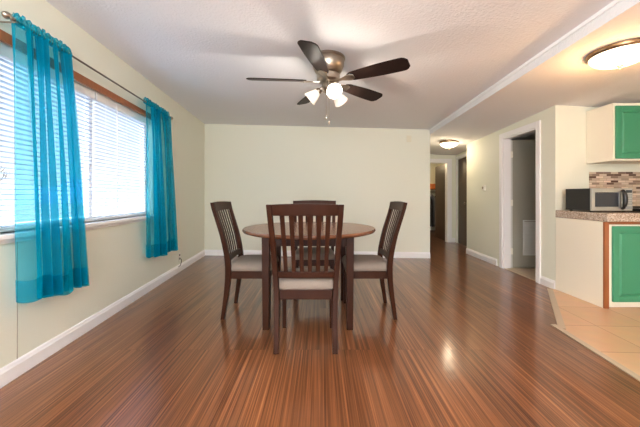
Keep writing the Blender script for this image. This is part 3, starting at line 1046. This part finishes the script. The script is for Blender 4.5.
# upper cabinet
uc = thing('wall_cabinet', 'cream wall cabinet with green doors hung above the microwave', 'cabinet', (2.975, 3.045, 1.41))
MB().box(0, 1.2, .02, .308, 0, .585).build('body', M['cream'], uc, bevel=.002)
mb = MB().box(0, .03, 0, .0195, 0, .585).box(.57, .61, 0, .0195, 0, .585).box(1.17, 1.2, 0, .0195, 0, .585)
for a, b in ((.03, .57), (.61, 1.17)):
    mb.box(a, b, 0, .0195, 0, .03).box(a, b, 0, .0195, .545, .585)
mb.build('face_frame', M['cream'], uc, bevel=.001)
green_door(.016, .585, .018, .553, uc, -.0005)
green_door(.598, 1.185, .018, .553, uc, -.0005)

# microwave
mw = thing('microwave', 'stainless microwave with a black case on the countertop', 'microwave', (2.655, 2.93, .893), 0)
MB().box(0, .398, .022, .315, .012, .232).build('case', M['black'], mw, bevel=.004, label='black microwave case')
for x, y in ((.04, .05), (.36, .05), (.04, .29), (.36, .29)):
    MB().lathe([(0, 0), (.014, 0), (.014, .014), (0, .014)], 12, Matrix.Translation((x, y, 0))).build('foot', M['black'], mw)
mb = MB().box(.0, .032, 0, .0215, .012, .232).box(.268, .322, 0, .0215, .012, .232).box(.032, .268, 0, .0215, .012, .052).box(.032, .268, 0, .0215, .192, .232)
dr = mb.build('door', M['steel'], mw, bevel=.002, label='stainless steel door frame')
MB().box(.0325, .2675, .006, .021, .0525, .1915).build('door_window', M['darkglass'], dr)
hp = []
for i in range(13):
    a = -PI / 2 + PI * i / 12
    hp.append((.293 + .0 * i, -.004 - .030 * math.cos(a), .122 + .088 * math.sin(a)))
MB().tube(hp, [.012 + .008 * math.sin(PI * i / 12) for i in range(13)], 12).build('handle', M['black'], dr, smooth=True, label='black bowed handle')
cp = MB().box(.324, .398, 0, .0215, .012, .232).build('control_panel', M['steel'], mw, bevel=.002)
MB().box(.331, .391, -.002, 0, .188, .215).build('display', M['darkglass'], cp)
for r in range(5):
    for c in range(3):
        MB().box(.331 + c * .021, .349 + c * .021, -.002, 0, .070 + r * .0225, .086 + r * .0225).build('button', M['panel'], cp, bevel=.001)
MB().box(.331, .391, -.002, 0, .030, .056).build('open_button', M['panel'], cp, bevel=.001)

st_ = thing('griddle', 'low black griddle on the countertop right of the microwave', 'griddle', (3.12, 2.90, .893))
mb = MB().box(0, .5, 0, .30, .006, .03).box(0, .5, 0, .012, .031, .048).box(0, .5, .288, .30, .031, .048)
mb.build('pan', M['blackm'], st_, bevel=.004)
for x, y in ((.03, .03), (.47, .03), (.03, .27), (.47, .27)):
    MB().box(x - .012, x + .012, y - .012, y + .012, 0, .0055).build('foot', M['black'], st_)


# ------------------------------------------------------------------ small wall fittings
def outlet(loc, rz, label, plug=False):
    """local +x points into the room"""
    t = thing('wall_outlet', label, 'outlet', loc, rz, 'white wall outlets')
    MB().box(0.0005, .006, -.036, .036, -.058, .058).build('cover_plate', M['ivory'], t, bevel=.002)
    for z in (-.024, .024):
        mb = MB().box(.0062, .0085, -.016, .016, z - .014, z + .014)
        o = mb.build('socket', M['blackm'] if plug else M['ivory'], t, bevel=.001)
        if not plug:
            MB().box(.0086, .0092, -.009, -.005, z - .006, z + .007).box(.0086, .0092, .005, .009, z - .006, z + .007).box(.0086, .0092, -.003, .003, z - .011, z - .007).build('slot', M['black'], o)
    return t


o1 = outlet((LX(4.17), 4.17, .205), RZL, 'wall outlet with dark sockets low on the left wall past the curtain', True)
MB().tube([(.010, 0, -.024), (.03, 0, -.035), (.034, -.01, -.07), (.025, -.03, -.115), (.015, -.06, -.125)], .004, 8).build('plug_cord', M['blackm'], o1, smooth=True)
back_n = math.atan2(-3.907, -0.25)
yb_at = lambda x: 5.32 + (5.07 - 5.32) * (x + 2.048) / 3.907
outlet((0.40, yb_at(.40), .17), back_n, 'white wall outlet low on the back wall behind the table')
cpl = thing('cover_plate', 'painted square cover plate high on the back wall near the hall', 'cover plate', (1.51, yb_at(1.51), 2.02), back_n)
MB().box(.0005, .006, -.04, .04, -.055, .055).build('plate', M['plate'], cpl, bevel=.002)
MB().box(.0062, .0075, -.004, .004, -.012, .012).build('slot_cover', M['plate'], cpl)
th = thing('thermostat', 'small square white thermostat on the hall wall left of the doorway', 'thermostat', (HX(4.87), 4.87, 1.18), PI + math.atan(-.0262))
MB().box(.0005, .028, -.042, .042, -.042, .042).build('body', M['ivory'], th, bevel=.008, seg=3)
MB().lathe([(0, 0), (.020, 0), (.020, .005), (0, .006)], 20, Matrix.Translation((.0285, -.008, .004)) @ Matrix.Rotation(PI / 2, 4, 'Y')).build('dial', M['nickel'], th, smooth=True, label='dark round dial')

# ------------------------------------------------------------------ outside the window
o = MB().box(-160, 60, -120, 160, -.7, -.6).build('ground_outside', M['ground'])
struct(o, 'pale lawn outside the window', 'ground')
mb = MB()
mb.grid(lambda u, v: (-55 - 40 * v, -40 + 200 * u, -.6 + (5.5 + 2.2 * math.sin(u * 17) + 1.2 * math.sin(u * 41 + 1)) * math.sin(min(1, v * 1.25) * PI / 2)), 80, 8)
struct(mb.build('hillside_outside', M['hill_haze'], smooth=True, normals=False), 'bluish hillside far outside the window', 'hillside')

tr = thing('bare_tree', 'bare tree standing on the lawn outside the window', 'tree', (-9.5, 8.3, -.6))
mb = MB()
rt = random.Random(5)


def branch(p, d_, l, r, depth):
    q = p + d_ * l
    mb.tube([p, p + d_ * l * .5 + Vector((rt.uniform(-.04, .04),) * 3) * l, q], [r, r * .85, r * .6], 6)
    if depth:
        for _ in range(3 if depth > 1 else 4):
            nd = (d_ + Vector((rt.uniform(-.8, .8), rt.uniform(-.8, .8), rt.uniform(-.1, .6)))).normalized()
            branch(q, nd, l * .68, r * .55, depth - 1)


branch(Vector((0, 0, 0)), Vector((0, 0, 1)), 1.0, .07, 4)
mb.build('branches', M['bark'], tr)
